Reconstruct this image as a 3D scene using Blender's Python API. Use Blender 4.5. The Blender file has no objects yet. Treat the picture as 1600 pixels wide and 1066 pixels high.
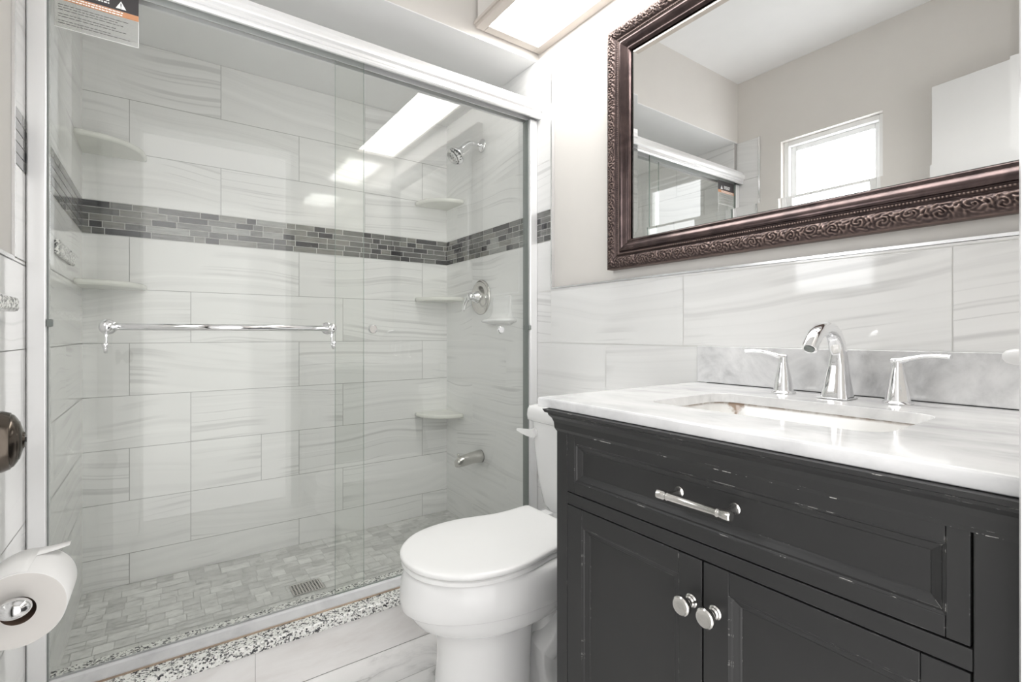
import bpy, bmesh, math, random
from mathutils import Vector, Matrix, noise as mnoise
PI = math.pi
rnd = random.Random(7)
scene = bpy.context.scene
COL = scene.collection

# ------------------------------------------------------------------ camera, world, lights, exposure
CAM = (-1.25, 0.0, 1.0)
THETA = math.atan(545 / 769.0)
cd = bpy.data.cameras.new('camera')
cam = bpy.data.objects.new('camera', cd)
COL.objects.link(cam)
cam.location = CAM
cam.rotation_euler = (PI / 2, 0, -THETA)
cd.sensor_width = 36
cd.lens = 769 / 1600 * 36
cd.shift_y = -11 / 1600
cd.clip_start = 0.01
scene.camera = cam

world = bpy.data.worlds.new('world')
scene.world = world
world.use_nodes = True
bg = world.node_tree.nodes['Background']
bg.inputs[0].default_value = (1.0, 0.985, 0.97, 1)
bg.inputs[1].default_value = 1.1            # daylight of the hall outside the open doorway
LIGHTBOX = 5.6
WINDOW = 3.0
scene.view_settings.view_transform = 'Standard'
scene.view_settings.look = 'None'
scene.view_settings.exposure = 1.27
scene.view_settings.gamma = 1
scene.view_settings.use_curve_mapping = False
scene.cycles.use_denoising = True
scene.cycles.max_bounces = 14
scene.cycles.diffuse_bounces = 8
scene.cycles.glossy_bounces = 8
scene.cycles.transparent_max_bounces = 24
scene.cycles.sample_clamp_indirect = 8.0
scene.cycles.caustics_reflective = False
scene.cycles.caustics_refractive = False

# ------------------------------------------------------------------ materials
class N:
    def __init__(s, name):
        s.m = bpy.data.materials.new(name)
        s.m.use_nodes = True
        s.t = s.m.node_tree
        s.t.nodes.clear()
        s.out = s.t.nodes.new('ShaderNodeOutputMaterial')
    def n(s, typ, props=None, **ins):
        nd = s.t.nodes.new(typ)
        for k, v in (props or {}).items(): setattr(nd, k, v)
        for k, v in ins.items():
            key = int(k[1:]) if k[0] == '_' and k[1:].isdigit() else k.replace('_', ' ')
            s.set(nd.inputs[key], v)
        return nd
    def set(s, sock, v):
        if isinstance(v, bpy.types.NodeSocket): s.t.links.new(v, sock)
        else: sock.default_value = v
    def math(s, op, a, b=0.0, c=0.0):
        nd = s.t.nodes.new('ShaderNodeMath'); nd.operation = op
        s.set(nd.inputs[0], a); s.set(nd.inputs[1], b); s.set(nd.inputs[2], c)
        return nd.outputs[0]
    def ramp(s, fac, stops, interp='LINEAR'):
        nd = s.t.nodes.new('ShaderNodeValToRGB')
        nd.color_ramp.interpolation = interp
        e = nd.color_ramp.elements
        while len(e) < len(stops): e.new(0.5)
        for i, (p, c) in enumerate(stops):
            e[i].position = p
            if not isinstance(c, tuple): c = (c, c, c)
            e[i].color = (*c, 1)
        s.set(nd.inputs[0], fac)
        return nd.outputs[0]
    def mix(s, fac, a, b, mode='MIX'):
        nd = s.t.nodes.new('ShaderNodeMix'); nd.data_type = 'RGBA'; nd.blend_type = mode
        s.set(nd.inputs[0], fac)
        s.set(nd.inputs[6], a); s.set(nd.inputs[7], b)
        return nd.outputs[2]
    def bsdf(s, color, rough=0.4, metal=0.0, spec=0.5, coat=0.0, normal=None, ior=1.5):
        p = s.n('ShaderNodeBsdfPrincipled')
        s.set(p.inputs['Base Color'], (*color, 1) if isinstance(color, tuple) and len(color) == 3 else color)
        s.set(p.inputs['Roughness'], rough); s.set(p.inputs['Metallic'], metal)
        s.set(p.inputs['Specular IOR Level'], spec); s.set(p.inputs['Coat Weight'], coat)
        p.inputs['Coat Roughness'].default_value = 0.04
        p.inputs['IOR'].default_value = ior
        if normal is not None: s.set(p.inputs['Normal'], normal)
        s.t.links.new(p.outputs[0], s.out.inputs[0])
        return p
    def bump(s, h, strength=0.2, dist=0.002):
        b = s.n('ShaderNodeBump', Strength=strength, Distance=dist)
        s.set(b.inputs['Height'], h)
        return b.outputs[0]
    def obj(s): return s.n('ShaderNodeTexCoord').outputs['Object']
    def geo(s): return s.n('ShaderNodeNewGeometry').outputs['Position']
    def uv(s, name='UVMap'): return s.n('ShaderNodeUVMap', {'uv_map': name}).outputs[0]
    def noise(s, vec, scale, detail=3, rough=0.5, dist=0.0):
        return s.n('ShaderNodeTexNoise', Vector=vec, Scale=scale, Detail=detail, Roughness=rough, Distortion=dist).outputs[0]
    def mapping(s, vec, scale=(1, 1, 1), rot=(0, 0, 0), loc=(0, 0, 0)):
        return s.n('ShaderNodeMapping', Vector=vec, Scale=scale, Rotation=rot, Location=loc).outputs[0]

def simple(name, color, rough=0.4, metal=0.0, spec=0.5, coat=0.0, var=0.03):
    m = N(name)
    f = m.noise(m.geo(), 9.0, 3)
    c0 = tuple(max(0, c * (1 - var)) for c in color); c1 = tuple(min(1, c * (1 + var)) for c in color)
    m.bsdf(m.ramp(f, [(0.3, c0), (0.7, c1)]), rough, metal, spec, coat)
    return m.m

def wall_tile_mat():
    m = N('agate_wall_tile')
    uv = m.uv()
    sep = m.n('ShaderNodeSeparateXYZ', Vector=uv)
    w1 = m.noise(m.mapping(uv, (1.7, 2.2, 1)), 1.0, 1, 0.4)
    w2 = m.noise(m.mapping(uv, (5.0, 9.0, 1)), 1.0, 2, 0.5)
    v = m.math('ADD', sep.outputs[1], m.math('MULTIPLY', m.math('SUBTRACT', w1, 0.5), 0.15))
    v = m.math('ADD', v, m.math('MULTIPLY', m.math('SUBTRACT', w2, 0.5), 0.010))
    band = m.n('ShaderNodeTexNoise', {'noise_dimensions': '1D'}, W=v, Scale=30.0, Detail=3.0, Roughness=0.6).outputs[0]
    line = m.n('ShaderNodeTexNoise', {'noise_dimensions': '1D'}, W=m.math('ADD', v, 57.0), Scale=17.0, Detail=1.0).outputs[0]
    broad = m.n('ShaderNodeTexNoise', {'noise_dimensions': '1D'}, W=m.math('ADD', v, 31.0), Scale=8.0, Detail=1.0).outputs[0]
    col = m.ramp(band, [(0.28, (0.70, 0.70, 0.695)), (0.40, (0.775, 0.775, 0.77)), (0.50, (0.815, 0.815, 0.81)), (0.62, (0.84, 0.84, 0.835)), (0.74, (0.885, 0.885, 0.88))])
    fade = m.ramp(broad, [(0.40, 0.05), (0.70, 0.9)])
    col = m.mix(fade, (0.825, 0.825, 0.82, 1), col)
    thin = m.ramp(m.math('ABSOLUTE', m.math('SUBTRACT', line, 0.50)), [(0.0, 0.75), (0.028, 0.0)])
    along = m.ramp(m.noise(m.mapping(uv, (2.6, 3.0, 1), loc=(9, 4, 0)), 1.0, 1), [(0.48, 0.0), (0.62, 1.0)])
    col = m.mix(m.math('MULTIPLY', thin, along), col, (0.60, 0.60, 0.595, 1))
    m.bsdf(col, 0.07, spec=0.5)
    return m.m

def marble_mat(name, base, vein, scale, rough, amount=0.7, stretch=(1, 1, 1), thin=False, use_uv=False):
    m = N(name)
    vec = m.uv() if use_uv else m.geo()
    vec = m.mapping(vec, stretch, (0.2, 0.3, 0.5))
    a = m.noise(vec, scale, 6, 0.6, 0.9)
    if thin:
        d = m.math('ABSOLUTE', m.math('SUBTRACT', a, 0.5))
        f = m.ramp(d, [(0.0, 1.0), (0.012, 0.45), (0.05, 0.0)])
        big = m.ramp(m.noise(vec, scale * 0.6, 2), [(0.45, 0.0), (0.6, 1.0)])
        f = m.math('MULTIPLY', f, big)
        soft = m.ramp(m.noise(vec, scale * 1.6, 4), [(0.5, 0.0), (0.8, 0.25)])
        f = m.math('MAXIMUM', f, soft)
    else:
        b = m.noise(vec, scale * 3.1, 5, 0.6, 0.4)
        f = m.math('MULTIPLY', m.ramp(a, [(0.36, 0.0), (0.66, 1.0)]), m.ramp(b, [(0.3, 0.25), (0.7, 1.0)]))
    f = m.math('MULTIPLY', f, amount)
    m.bsdf(m.mix(f, (*base, 1), (*vein, 1)), rough, spec=0.5)
    return m.m

def shower_floor_mat():
    m = N('marble_mosaic_floor')
    uv = m.uv()
    r = m.n('ShaderNodeSeparateXYZ', Vector=m.uv('rnd')).outputs[0]
    a = m.noise(m.mapping(uv, (16, 24, 1)), 1.0, 4, 0.6, 0.6)
    c = m.ramp(a, [(0.28, (0.50, 0.50, 0.485)), (0.45, (0.66, 0.66, 0.645)), (0.70, (0.76, 0.76, 0.745))])
    c = m.mix(1.0, c, m.ramp(r, [(0.0, 0.80), (0.5, 0.97), (0.8, 1.0), (1.0, 1.14)]), 'MULTIPLY')
    m.bsdf(c, 0.25)
    return m.m

def granite_mat():
    m = N('speckled_granite')
    p = m.geo()
    v = m.n('ShaderNodeTexVoronoi', Vector=p, Scale=235.0, Randomness=1.0)
    s = m.n('ShaderNodeSeparateXYZ', Vector=v.outputs['Color'])
    clump = m.noise(p, 55.0, 3, 0.6)
    k = m.math('ADD', m.math('MULTIPLY', s.outputs[0], 0.62), m.math('MULTIPLY', clump, 0.62))
    c = m.ramp(k, [(0.0, (0.03, 0.03, 0.033)), (0.39, (0.05, 0.05, 0.055)), (0.44, (0.26, 0.26, 0.26)), (0.53, (0.50, 0.50, 0.48)), (0.60, (0.80, 0.80, 0.77)), (0.9, (0.88, 0.88, 0.86))])
    m.bsdf(c, 0.18)
    return m.m

def glass_mat(name, tint, ior=1.62):
    m = N(name)
    tr = m.n('ShaderNodeBsdfTransparent', Color=(*tint, 1))
    clear = m.n('ShaderNodeBsdfTransparent', Color=(1, 1, 1, 1))
    gl = m.n('ShaderNodeBsdfGlossy', Color=(1, 1, 1, 1), Roughness=0.0)
    fr = m.n('ShaderNodeFresnel', IOR=ior)
    mx = m.n('ShaderNodeMixShader', _0=fr.outputs[0], _1=tr.outputs[0], _2=gl.outputs[0])
    back = m.n('ShaderNodeNewGeometry').outputs['Backfacing']
    mx2 = m.n('ShaderNodeMixShader', _0=back, _1=mx.outputs[0], _2=clear.outputs[0])
    m.t.links.new(mx2.outputs[0], m.out.inputs[0])
    return m.m

def emit_mat(name, color, strength):
    m = N(name)
    f = m.noise(m.geo(), 3.0, 1)
    c = m.ramp(f, [(0.0, tuple(x * 0.97 for x in color)), (1.0, color)])
    e = m.n('ShaderNodeEmission', Color=c, Strength=strength)
    m.t.links.new(e.outputs[0], m.out.inputs[0])
    return m.m

def worn_paint_mat():
    m = N('worn_black_paint')
    p = m.geo()
    f = m.noise(p, 6.0, 3)
    base = m.ramp(f, [(0.3, (0.021, 0.021, 0.0215)), (0.7, (0.025, 0.025, 0.025))])
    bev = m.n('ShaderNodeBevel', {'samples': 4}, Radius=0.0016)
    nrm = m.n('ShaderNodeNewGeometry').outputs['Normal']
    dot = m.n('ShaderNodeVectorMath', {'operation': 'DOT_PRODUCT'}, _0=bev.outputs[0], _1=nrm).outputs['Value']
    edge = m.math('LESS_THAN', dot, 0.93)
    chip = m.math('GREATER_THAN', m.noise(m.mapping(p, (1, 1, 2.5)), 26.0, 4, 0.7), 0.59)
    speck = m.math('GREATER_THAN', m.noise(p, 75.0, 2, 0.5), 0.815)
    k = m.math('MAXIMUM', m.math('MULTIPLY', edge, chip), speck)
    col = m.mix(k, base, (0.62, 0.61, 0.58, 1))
    m.bsdf(col, 0.42, spec=0.45)
    return m.m

def bronze_mat(name, c0, c1, rough, metal=0.75):
    m = N(name)
    p = m.geo()
    f = m.noise(m.mapping(p, (1, 1.0, 1)), 22.0, 4, 0.6, 0.5)
    col = m.ramp(f, [(0.3, c0), (0.72, c1)])
    m.bsdf(col, rough, metal)
    return m.m

def basin_mat():
    # white glazed basin with a rust stain running down from its back left corner
    m = N('stained_porcelain')
    p = m.geo()
    s = m.n('ShaderNodeSeparateXYZ', Vector=p)
    dy = m.math('ABSOLUTE', m.math('SUBTRACT', s.outputs[1], 0.612))
    drop = m.math('SUBTRACT', 0.846, s.outputs[2])
    wid = m.math('SUBTRACT', 0.026, m.math('MULTIPLY', drop, 0.75))
    ns = m.math('MULTIPLY', m.math('SUBTRACT', m.noise(p, 160.0, 3), 0.5), 0.018)
    k = m.math('SUBTRACT', m.math('ADD', wid, ns), dy)
    st = m.ramp(m.math('MULTIPLY', k, 110.0), [(0.0, 0.0), (1.0, 0.85)])
    back = m.math('GREATER_THAN', s.outputs[0], -0.232)
    st = m.math('MULTIPLY', st, back)
    seam = m.ramp(m.math('MULTIPLY', drop, 100.0), [(0.25, 0.75), (0.75, 0.0)])
    seam = m.math('MULTIPLY', seam, m.ramp(m.noise(p, 60.0, 3), [(0.35, 0.2), (0.6, 1.0)]))
    tot = m.math('MAXIMUM', st, seam)
    m.bsdf(m.mix(tot, (0.87, 0.865, 0.85, 1), (0.30, 0.19, 0.12, 1)), 0.1)
    return m.m

M = {}
M['tile'] = wall_tile_mat()
M['grout'] = simple('pale_grout', (0.40, 0.40, 0.39), 0.8)
M['grout_light'] = simple('light_grout', (0.78, 0.78, 0.76), 0.8)
M['floor_grout'] = simple('grey_grout', (0.46, 0.46, 0.445), 0.8)
M['paint'] = simple('warm_grey_paint', (0.72, 0.695, 0.665), 0.55, var=0.01)
M['ceil'] = simple('ceiling_paint', (0.86, 0.86, 0.86), 0.6, var=0.01)
M['white'] = simple('white_gloss_paint', (0.76, 0.76, 0.76), 0.3, var=0.01)
M['vinyl'] = simple('white_vinyl', (0.86, 0.86, 0.86), 0.25, var=0.01)
M['trimmetal'] = simple('satin_edge_metal', (0.86, 0.86, 0.87), 0.25, 0.9)
M['chrome'] = simple('polished_chrome', (0.88, 0.88, 0.89), 0.05, 1.0, var=0.01)
M['nickel'] = simple('satin_nickel', (0.66, 0.645, 0.62), 0.16, 1.0)
M['alu'] = simple('bright_aluminium', (0.90, 0.90, 0.905), 0.30, 0.5, var=0.01)
M['track'] = marble_mat('track_metal_reflection', (0.66, 0.66, 0.67), (0.42, 0.42, 0.44), 9.0, 0.4, 0.7)  # grey mottling paints the granite's blurred reflection into the metal colour
M['tan'] = simple('shaded_frame_paint', (0.60, 0.545, 0.50), 0.5, var=0.02)  # beige frame paint darkened to stand for its backlit shade
M['rubber'] = simple('grey_gasket', (0.20, 0.22, 0.21), 0.5)
M['porcelain'] = simple('white_porcelain', (0.83, 0.83, 0.83), 0.08, spec=0.6, var=0.006)
M['seat'] = simple('white_seat_plastic', (0.87, 0.87, 0.865), 0.28, var=0.006)
M['basin'] = basin_mat()
M['stone'] = simple('cream_stone_shelf', (0.78, 0.785, 0.74), 0.25, var=0.04)
M['granite'] = granite_mat()
M['counter'] = marble_mat('grey_veined_white_marble', (0.84, 0.84, 0.845), (0.46, 0.465, 0.475), 4.6, 0.1, 0.95, (1.8, 0.9, 1.6))
M['splash'] = marble_mat('cloudy_grey_marble', (0.80, 0.80, 0.805), (0.36, 0.365, 0.375), 7.0, 0.12, 0.95, (1, 1, 1))
M['floor'] = marble_mat('white_marble_floor', (0.84, 0.835, 0.83), (0.33, 0.33, 0.33), 2.4, 0.16, 0.8, (1, 1, 1), thin=True, use_uv=True)
M['curbtile'] = marble_mat('pale_curb_tile', (0.82, 0.81, 0.805), (0.62, 0.585, 0.565), 3.0, 0.12, 0.6, (1, 1, 4))
M['showerfloor'] = shower_floor_mat()
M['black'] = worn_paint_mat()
M['dark'] = simple('dark_gap', (0.012, 0.012, 0.012), 0.6)
M['glass'] = glass_mat('shower_glass', (0.96, 0.972, 0.955))
M['glassedge'] = simple('green_glass_edge', (0.30, 0.36, 0.33), 0.2)
m_ = N('mirror_silver'); m_.bsdf(m_.ramp(m_.noise(m_.geo(), 2.0, 1), [(0, (0.885, 0.895, 0.89)), (1, (0.90, 0.905, 0.90))]), 0.0, 1.0); M['mirror'] = m_.m
M['bronze'] = bronze_mat('dark_bronze_moulding', (0.050, 0.036, 0.036), (0.125, 0.088, 0.084), 0.24, 0.8)
def carved_mat():
    m = N('antique_bronze_carving')
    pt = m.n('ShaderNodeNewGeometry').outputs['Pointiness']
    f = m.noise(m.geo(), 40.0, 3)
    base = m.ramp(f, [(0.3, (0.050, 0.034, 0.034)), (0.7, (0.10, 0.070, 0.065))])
    ridge = m.ramp(pt, [(0.50, 0.0), (0.57, 0.9)])  # paler bronze on the ridges, darker in the dips
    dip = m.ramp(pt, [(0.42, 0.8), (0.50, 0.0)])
    col = m.mix(ridge, base, (0.30, 0.22, 0.19, 1))
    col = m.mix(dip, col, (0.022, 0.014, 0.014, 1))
    m.bsdf(col, 0.34, 0.65)
    return m.m
M['carved'] = carved_mat()
M['knob'] = bronze_mat('aged_bronze_knob', (0.07, 0.058, 0.048), (0.13, 0.11, 0.09), 0.2, 0.95)
M['lens'] = emit_mat('light_diffuser', (1.0, 0.99, 0.96), LIGHTBOX)
M['daylight'] = emit_mat('frosted_daylight_pane', (0.97, 0.985, 1.0), WINDOW)
M['paper'] = simple('white_tissue', (0.86, 0.855, 0.85), 0.9, var=0.01)
M['paper_side'] = simple('tissue_end', (0.74, 0.715, 0.69), 0.95, var=0.03)
M['card'] = simple('brown_card', (0.20, 0.135, 0.10), 0.9)
M['caulk'] = simple('stained_caulk', (0.42, 0.32, 0.24), 0.7, var=0.25)
M['labelblack'] = simple('black_print', (0.045, 0.04, 0.042), 0.5)
M['labelorange'] = simple('orange_print', (0.52, 0.25, 0.13), 0.5)
M['labelwhite'] = simple('white_print', (0.85, 0.85, 0.84), 0.5)
m_ = N('clear_label_film')
tr = m_.n('ShaderNodeBsdfTransparent', Color=(0.93, 0.93, 0.92, 1)); df = m_.n('ShaderNodeBsdfDiffuse', Color=(0.75, 0.75, 0.73, 1))
mx = m_.n('ShaderNodeMixShader', _0=0.16, _1=tr.outputs[0], _2=df.outputs[0]); m_.t.links.new(mx.outputs[0], m_.out.inputs[0]); M['film'] = m_.m
MOS = []
for i, (a, b) in enumerate([((0.028, 0.028, 0.032), (0.050, 0.050, 0.054)), ((0.06, 0.06, 0.06), (0.16, 0.16, 0.155)), ((0.10, 0.10, 0.097), (0.25, 0.25, 0.24)), ((0.15, 0.148, 0.135), (0.32, 0.315, 0.29)), ((0.22, 0.224, 0.215), (0.42, 0.425, 0.41))]):
    m_ = N('grey_strip_tile_' + 'abcde'[i])
    uv = m_.uv()
    f = m_.noise(m_.mapping(uv, (16, 190, 1)), 1.0, 4, 0.6, 0.6)
    m_.bsdf(m_.ramp(f, [(0.3, a), (0.7, b)]), 0.12)
    MOS.append(m_.m)

# ------------------------------------------------------------------ mesh helpers
WL = {}
def link(o, parent=None, base=None):
    COL.objects.link(o)
    w = Vector(base) if base is not None else Vector((0, 0, 0))
    WL[o.name] = w
    if parent is not None:
        o.parent = parent
        o.location = w - WL[parent.name]
    else:
        o.location = w
    return o

class MB:
    """collects shapes in world coordinates; build() links them as one mesh object"""
    def __init__(s): s.bm = bmesh.new(); s.mats = []; s.cur = 0
    def mat(s, m):
        if m not in s.mats: s.mats.append(m)
        s.cur = s.mats.index(m); return s
    def _fin(s, faces, smooth):
        for f in faces: f.material_index = s.cur; f.smooth = smooth
    def box(s, x0, x1, y0, y1, z0, z1, bev=0.0, seg=2):
        x0, x1 = min(x0, x1), max(x0, x1); y0, y1 = min(y0, y1), max(y0, y1); z0, z1 = min(z0, z1), max(z0, z1)
        vs = [s.bm.verts.new(p) for p in ((x0, y0, z0), (x1, y0, z0), (x1, y1, z0), (x0, y1, z0), (x0, y0, z1), (x1, y0, z1), (x1, y1, z1), (x0, y1, z1))]
        fs = [s.bm.faces.new([vs[i] for i in q]) for q in ((3, 2, 1, 0), (4, 5, 6, 7), (0, 1, 5, 4), (1, 2, 6, 5), (2, 3, 7, 6), (3, 0, 4, 7))]
        s._fin(fs, False)
        if bev > 0:
            es = list({e for f in fs for e in f.edges})
            r = bmesh.ops.bevel(s.bm, geom=es, offset=bev, segments=seg, affect='EDGES', profile=0.5)
            s._fin(r['faces'], True)
        return s
    def rings(s, rings, cap0=True, cap1=True, smooth=True, closed=True):
        vr = [[s.bm.verts.new(p) for p in r] for r in rings]
        n = len(vr[0]); fs = []
        for a, b in zip(vr[:-1], vr[1:]):
            for i in range(n if closed else n - 1):
                j = (i + 1) % n
                fs.append(s.bm.faces.new((a[i], a[j], b[j], b[i])))
        s._fin(fs, smooth)
        caps = []
        if cap0: caps.append(s.bm.faces.new(list(reversed(vr[0]))))
        if cap1: caps.append(s.bm.faces.new(vr[-1]))
        s._fin(caps, False)
        return s
    def lathe(s, origin, axis, prof, n=32, cap=True):
        o = Vector(origin); a = Vector(axis).normalized()
        u = a.orthogonal().normalized(); v = a.cross(u)
        rs = []
        for r, h in prof:
            r = max(r, 1e-5)
            rs.append([o + a * h + (u * math.cos(2 * PI * k / n) + v * math.sin(2 * PI * k / n)) * r for k in range(n)])
        return s.rings(rs, cap, cap)
    def tube(s, pts, rad, n=16, cap=True, flat=None):
        """flat=(vector, factor): squash the section along that direction"""
        pts = [Vector(p) for p in pts]
        if not isinstance(rad, (list, tuple)): rad = [rad] * len(pts)
        rs = []; up = None
        for i, p in enumerate(pts):
            d = (pts[min(i + 1, len(pts) - 1)] - pts[max(i - 1, 0)]).normalized()
            if up is None: up = d.orthogonal().normalized()
            up = (up - d * up.dot(d)).normalized(); sd = d.cross(up)
            ring = []
            for k in range(n):
                q = (up * math.cos(2 * PI * k / n) + sd * math.sin(2 * PI * k / n)) * rad[i]
                if flat:
                    fv = Vector(flat[0]); fv = (fv - d * fv.dot(d)).normalized()
                    q = q - fv * q.dot(fv) * (1 - flat[1])
                ring.append(p + q)
            rs.append(ring)
        return s.rings(rs, cap, cap)
    def ball(s, c, r, sc=(1, 1, 1), u=24, v=14):
        rs = []
        for i in range(1, v):
            t = PI * i / v
            rs.append([(c[0] + r * sc[0] * math.sin(t) * math.cos(2 * PI * k / u), c[1] + r * sc[1] * math.sin(t) * math.sin(2 * PI * k / u), c[2] - r * sc[2] * math.cos(t)) for k in range(u)])
        return s.rings(rs)
    def prism(s, pts, axis, a0, a1, smooth=False):
        """pts: 2D outline in the plane of the two other axes (cyclic order), swept along axis"""
        def mk(p, a):
            q = {0: (a, p[0], p[1]), 1: (p[0], a, p[1]), 2: (p[0], p[1], a)}[axis]
            return q
        return s.rings([[mk(p, a0) for p in pts], [mk(p, a1) for p in pts]], smooth=smooth)
    def quad(s, ps, uvs=None, r=None, smooth=False):
        f = s.bm.faces.new([s.bm.verts.new(p) for p in ps]); s._fin([f], smooth)
        if uvs:
            L = s.bm.loops.layers.uv.get('UVMap') or s.bm.loops.layers.uv.new('UVMap')
            for lp, q in zip(f.loops, uvs): lp[L].uv = q
        if r is not None:
            L2 = s.bm.loops.layers.uv.get('rnd') or s.bm.loops.layers.uv.new('rnd')
            for lp in f.loops: lp[L2].uv = (r, r)
        return s
    def build(s, name, mat=None, parent=None, fix=True, sharp=None):
        if fix: bmesh.ops.recalc_face_normals(s.bm, faces=s.bm.faces)
        me = bpy.data.meshes.new(name)
        vs = s.bm.verts
        lo = [min(v.co[i] for v in vs) for i in range(3)]; hi = [max(v.co[i] for v in vs) for i in range(3)]
        base = Vector(((lo[0] + hi[0]) / 2, (lo[1] + hi[1]) / 2, lo[2]))
        bmesh.ops.translate(s.bm, verts=list(vs), vec=-base)
        s.bm.to_mesh(me); s.bm.free()
        for m in (s.mats or [M[mat]] if mat is None else [M[mat]]): me.materials.append(m)
        if sharp: me.set_sharp_from_angle(angle=math.radians(sharp))
        return link(bpy.data.objects.new(name, me), parent, base)

def B(x0, x1, y0, y1, z0, z1, name, mat, parent=None, bev=0.0):
    return MB().box(x0, x1, y0, y1, z0, z1, bev).build(name, mat, parent)
def thing(name, label, cat, loc=(0, 0, 0), group=None):
    return tag(link(bpy.data.objects.new(name, None), None, loc), label, cat, group)
def tag(o, label, cat, group=None):
    if o.type == 'EMPTY': o.empty_display_size = 0.05
    o['label'] = label; o['category'] = cat
    if group: o['group'] = group
    return o
def struct(o): o['kind'] = 'structure'; return o

# ------------------------------------------------------------------ the room
XL, XLS = -1.5115, -1.492          # left wall: bathroom part, shower part
YB = 2.372                         # back wall of the shower
YS = 1.5925                        # soffit face / plane of the shower doors
YF = 0.08                          # inner face of the front (door) wall
ZS, ZC = 2.118, 2.467              # soffit and ceiling
ZB0, ZB1 = 1.37, 1.494             # mosaic band
ROWS = [0.04, 0.165, 0.365, 0.565, 0.765, 0.965, 1.17, 1.37, 1.494, 1.69, 1.893, 2.118]

mapR = lambda a, z, d: (-d, a, z)
mapB = lambda a, z, d: (a, YB - d, z)
mapLS = lambda a, z, d: (XLS + d, a, z)
mapL = lambda a, z, d: (XL + d, a, z)
def tile_field(mp, rows, name, parent, rs, grout='grout'):
    """rows: (z0, z1, a0, a1, joints)"""
    rg = random.Random(rs)
    mb = MB()
    g = 0.0011
    for z0, z1, a0, a1, js in rows:
        mb.mat(M[grout])
        mb.quad([mp(a0, z0, 0.0), mp(a1, z0, 0.0), mp(a1, z1, 0.0), mp(a0, z1, 0.0)], [(0, 0)] * 4)
        mb.mat(M['tile'])
        xs = [a0] + sorted(j for j in js if a0 + 0.01 < j < a1 - 0.01) + [a1]
        for l, r in zip(xs[:-1], xs[1:]):
            ou, ov = rg.uniform(0, 40), rg.uniform(0, 40); fl = rg.choice((-1, 1)); tilt = rg.uniform(-0.0004, 0.0004)
            sl = rg.uniform(-0.10, 0.10)
            ps, us = [], []
            for a, z in ((l + g, z0 + g), (r - g, z0 + g), (r - g, z1 - g), (l + g, z1 - g)):
                ps.append(mp(a, z, 0.0012)); us.append((ou + (a - l) * fl, ov + (z - z0) + sl * (a - l)))
            mb.quad(ps, us)
    return mb.build(name, None, parent, fix=False)
def joints(first, a0, a1, L=0.6055):
    k = math.ceil((a0 - first) / L); out = []
    while first + k * L < a1: out.append(first + k * L); k += 1
    return out
def mosaic(mp, a0, a1, parent, rs):
    rg = random.Random(rs)
    mb = MB().mat(M['grout_light'])
    mb.quad([mp(a0, ZB0, 0.0006), mp(a1, ZB0, 0.0006), mp(a1, ZB1, 0.0006), mp(a0, ZB1, 0.0006)], [(0, 0)] * 4)
    n = 5; h = (ZB1 - ZB0) / n; g = 0.0011; last = None
    for i in range(n):
        a = a0 - rg.uniform(0, 0.05)
        while a < a1:
            L = rg.choice((0.038, 0.05, 0.066, 0.08, 0.10, 0.12, 0.14))
            l, r = max(a + g, a0 + 0.0005), min(a + L - g, a1 - 0.0005)
            if r - l > 0.004:
                k = rg.choices(range(5), (0.24, 0.24, 0.24, 0.18, 0.10))[0]
                if k == last == 0: k = 2
                last = k
                mb.mat(MOS[k])
                z0, z1 = ZB0 + i * h + g, ZB0 + (i + 1) * h - g
                u, v = rg.uniform(0, 50), rg.uniform(0, 50)
                mb.quad([mp(l, z0, 0.0018), mp(r, z0, 0.0018), mp(r, z1, 0.0018), mp(l, z1, 0.0018)], [(u, v), (u + r - l, v), (u + r - l, v + h), (u, v + h)])
            a += L
    return mb.build('mosaic_band', None, parent, fix=False)

# floor
mb = MB().mat(M['grout']).box(XL - 0.1, 0.1, -0.1, YB + 0.1, -0.1, -0.001)
mb.mat(M['floor'])
rg = random.Random(5)
TY = [-0.076, 0.398, 0.872, 1.346, 1.5]
for i, (y0, y1) in enumerate(zip(TY[:-1], TY[1:])):
    xs = [XL] + [x for x in joints((-0.31, -0.01, -0.31, -0.35)[i], XL, 0.0, 0.61)] + [0.0]
    for l, r in zip(xs[:-1], xs[1:]):
        u, v = rg.uniform(0, 30), rg.uniform(0, 30)
        mb.quad([(l + .001, y0 + .001, 0), (r - .001, y0 + .001, 0), (r - .001, y1 - .001, 0), (l + .001, y1 - .001, 0)], [(u, v), (u + r - l, v), (u + r - l, v + y1 - y0), (u, v + y1 - y0)])
floor = struct(mb.build('floor', None, None, fix=False))

# shower pan floor of small marble tiles
mb = MB().mat(M['floor_grout']).box(XLS - 0.01, 0.0, 1.64, YB, 0.0, 0.0485)
mb.mat(M['showerfloor'])
rg = random.Random(11); y = 1.645; i = 0; g = 0.0011
while y < YB - 0.01:
    d = 0.0512; y1 = min(y + d, YB - 0.001)
    x = XLS - rg.uniform(0, 0.05)
    while x < 0:
        w = rg.choice((0.0512, 0.0512, 0.0512, 0.104))
        l, r = max(x + g, XLS), min(x + w - g, -0.001)
        if r - l > 0.006:
            cuts = [(y, y1)] if rg.random() < 0.72 else [(y, (y + y1) / 2), ((y + y1) / 2, y1)]
            for q0, q1 in cuts:
                u, v = rg.uniform(0, 50), rg.uniform(0, 50); k = rg.random()
                mb.quad([(l, q0 + g, 0.05), (r, q0 + g, 0.05), (r, q1 - g, 0.05), (l, q1 - g, 0.05)], [(u, v), (u + r - l, v), (u + r - l, v + q1 - q0), (u, v + q1 - q0)], k)
        x += w
    y += d; i += 1
trim = struct(mb.build('trim_1', None, None, fix=False)); trim.name = 'floor_shower'
trim['label'] = 'shower pan floor of small grey marble mosaic tiles'

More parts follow.
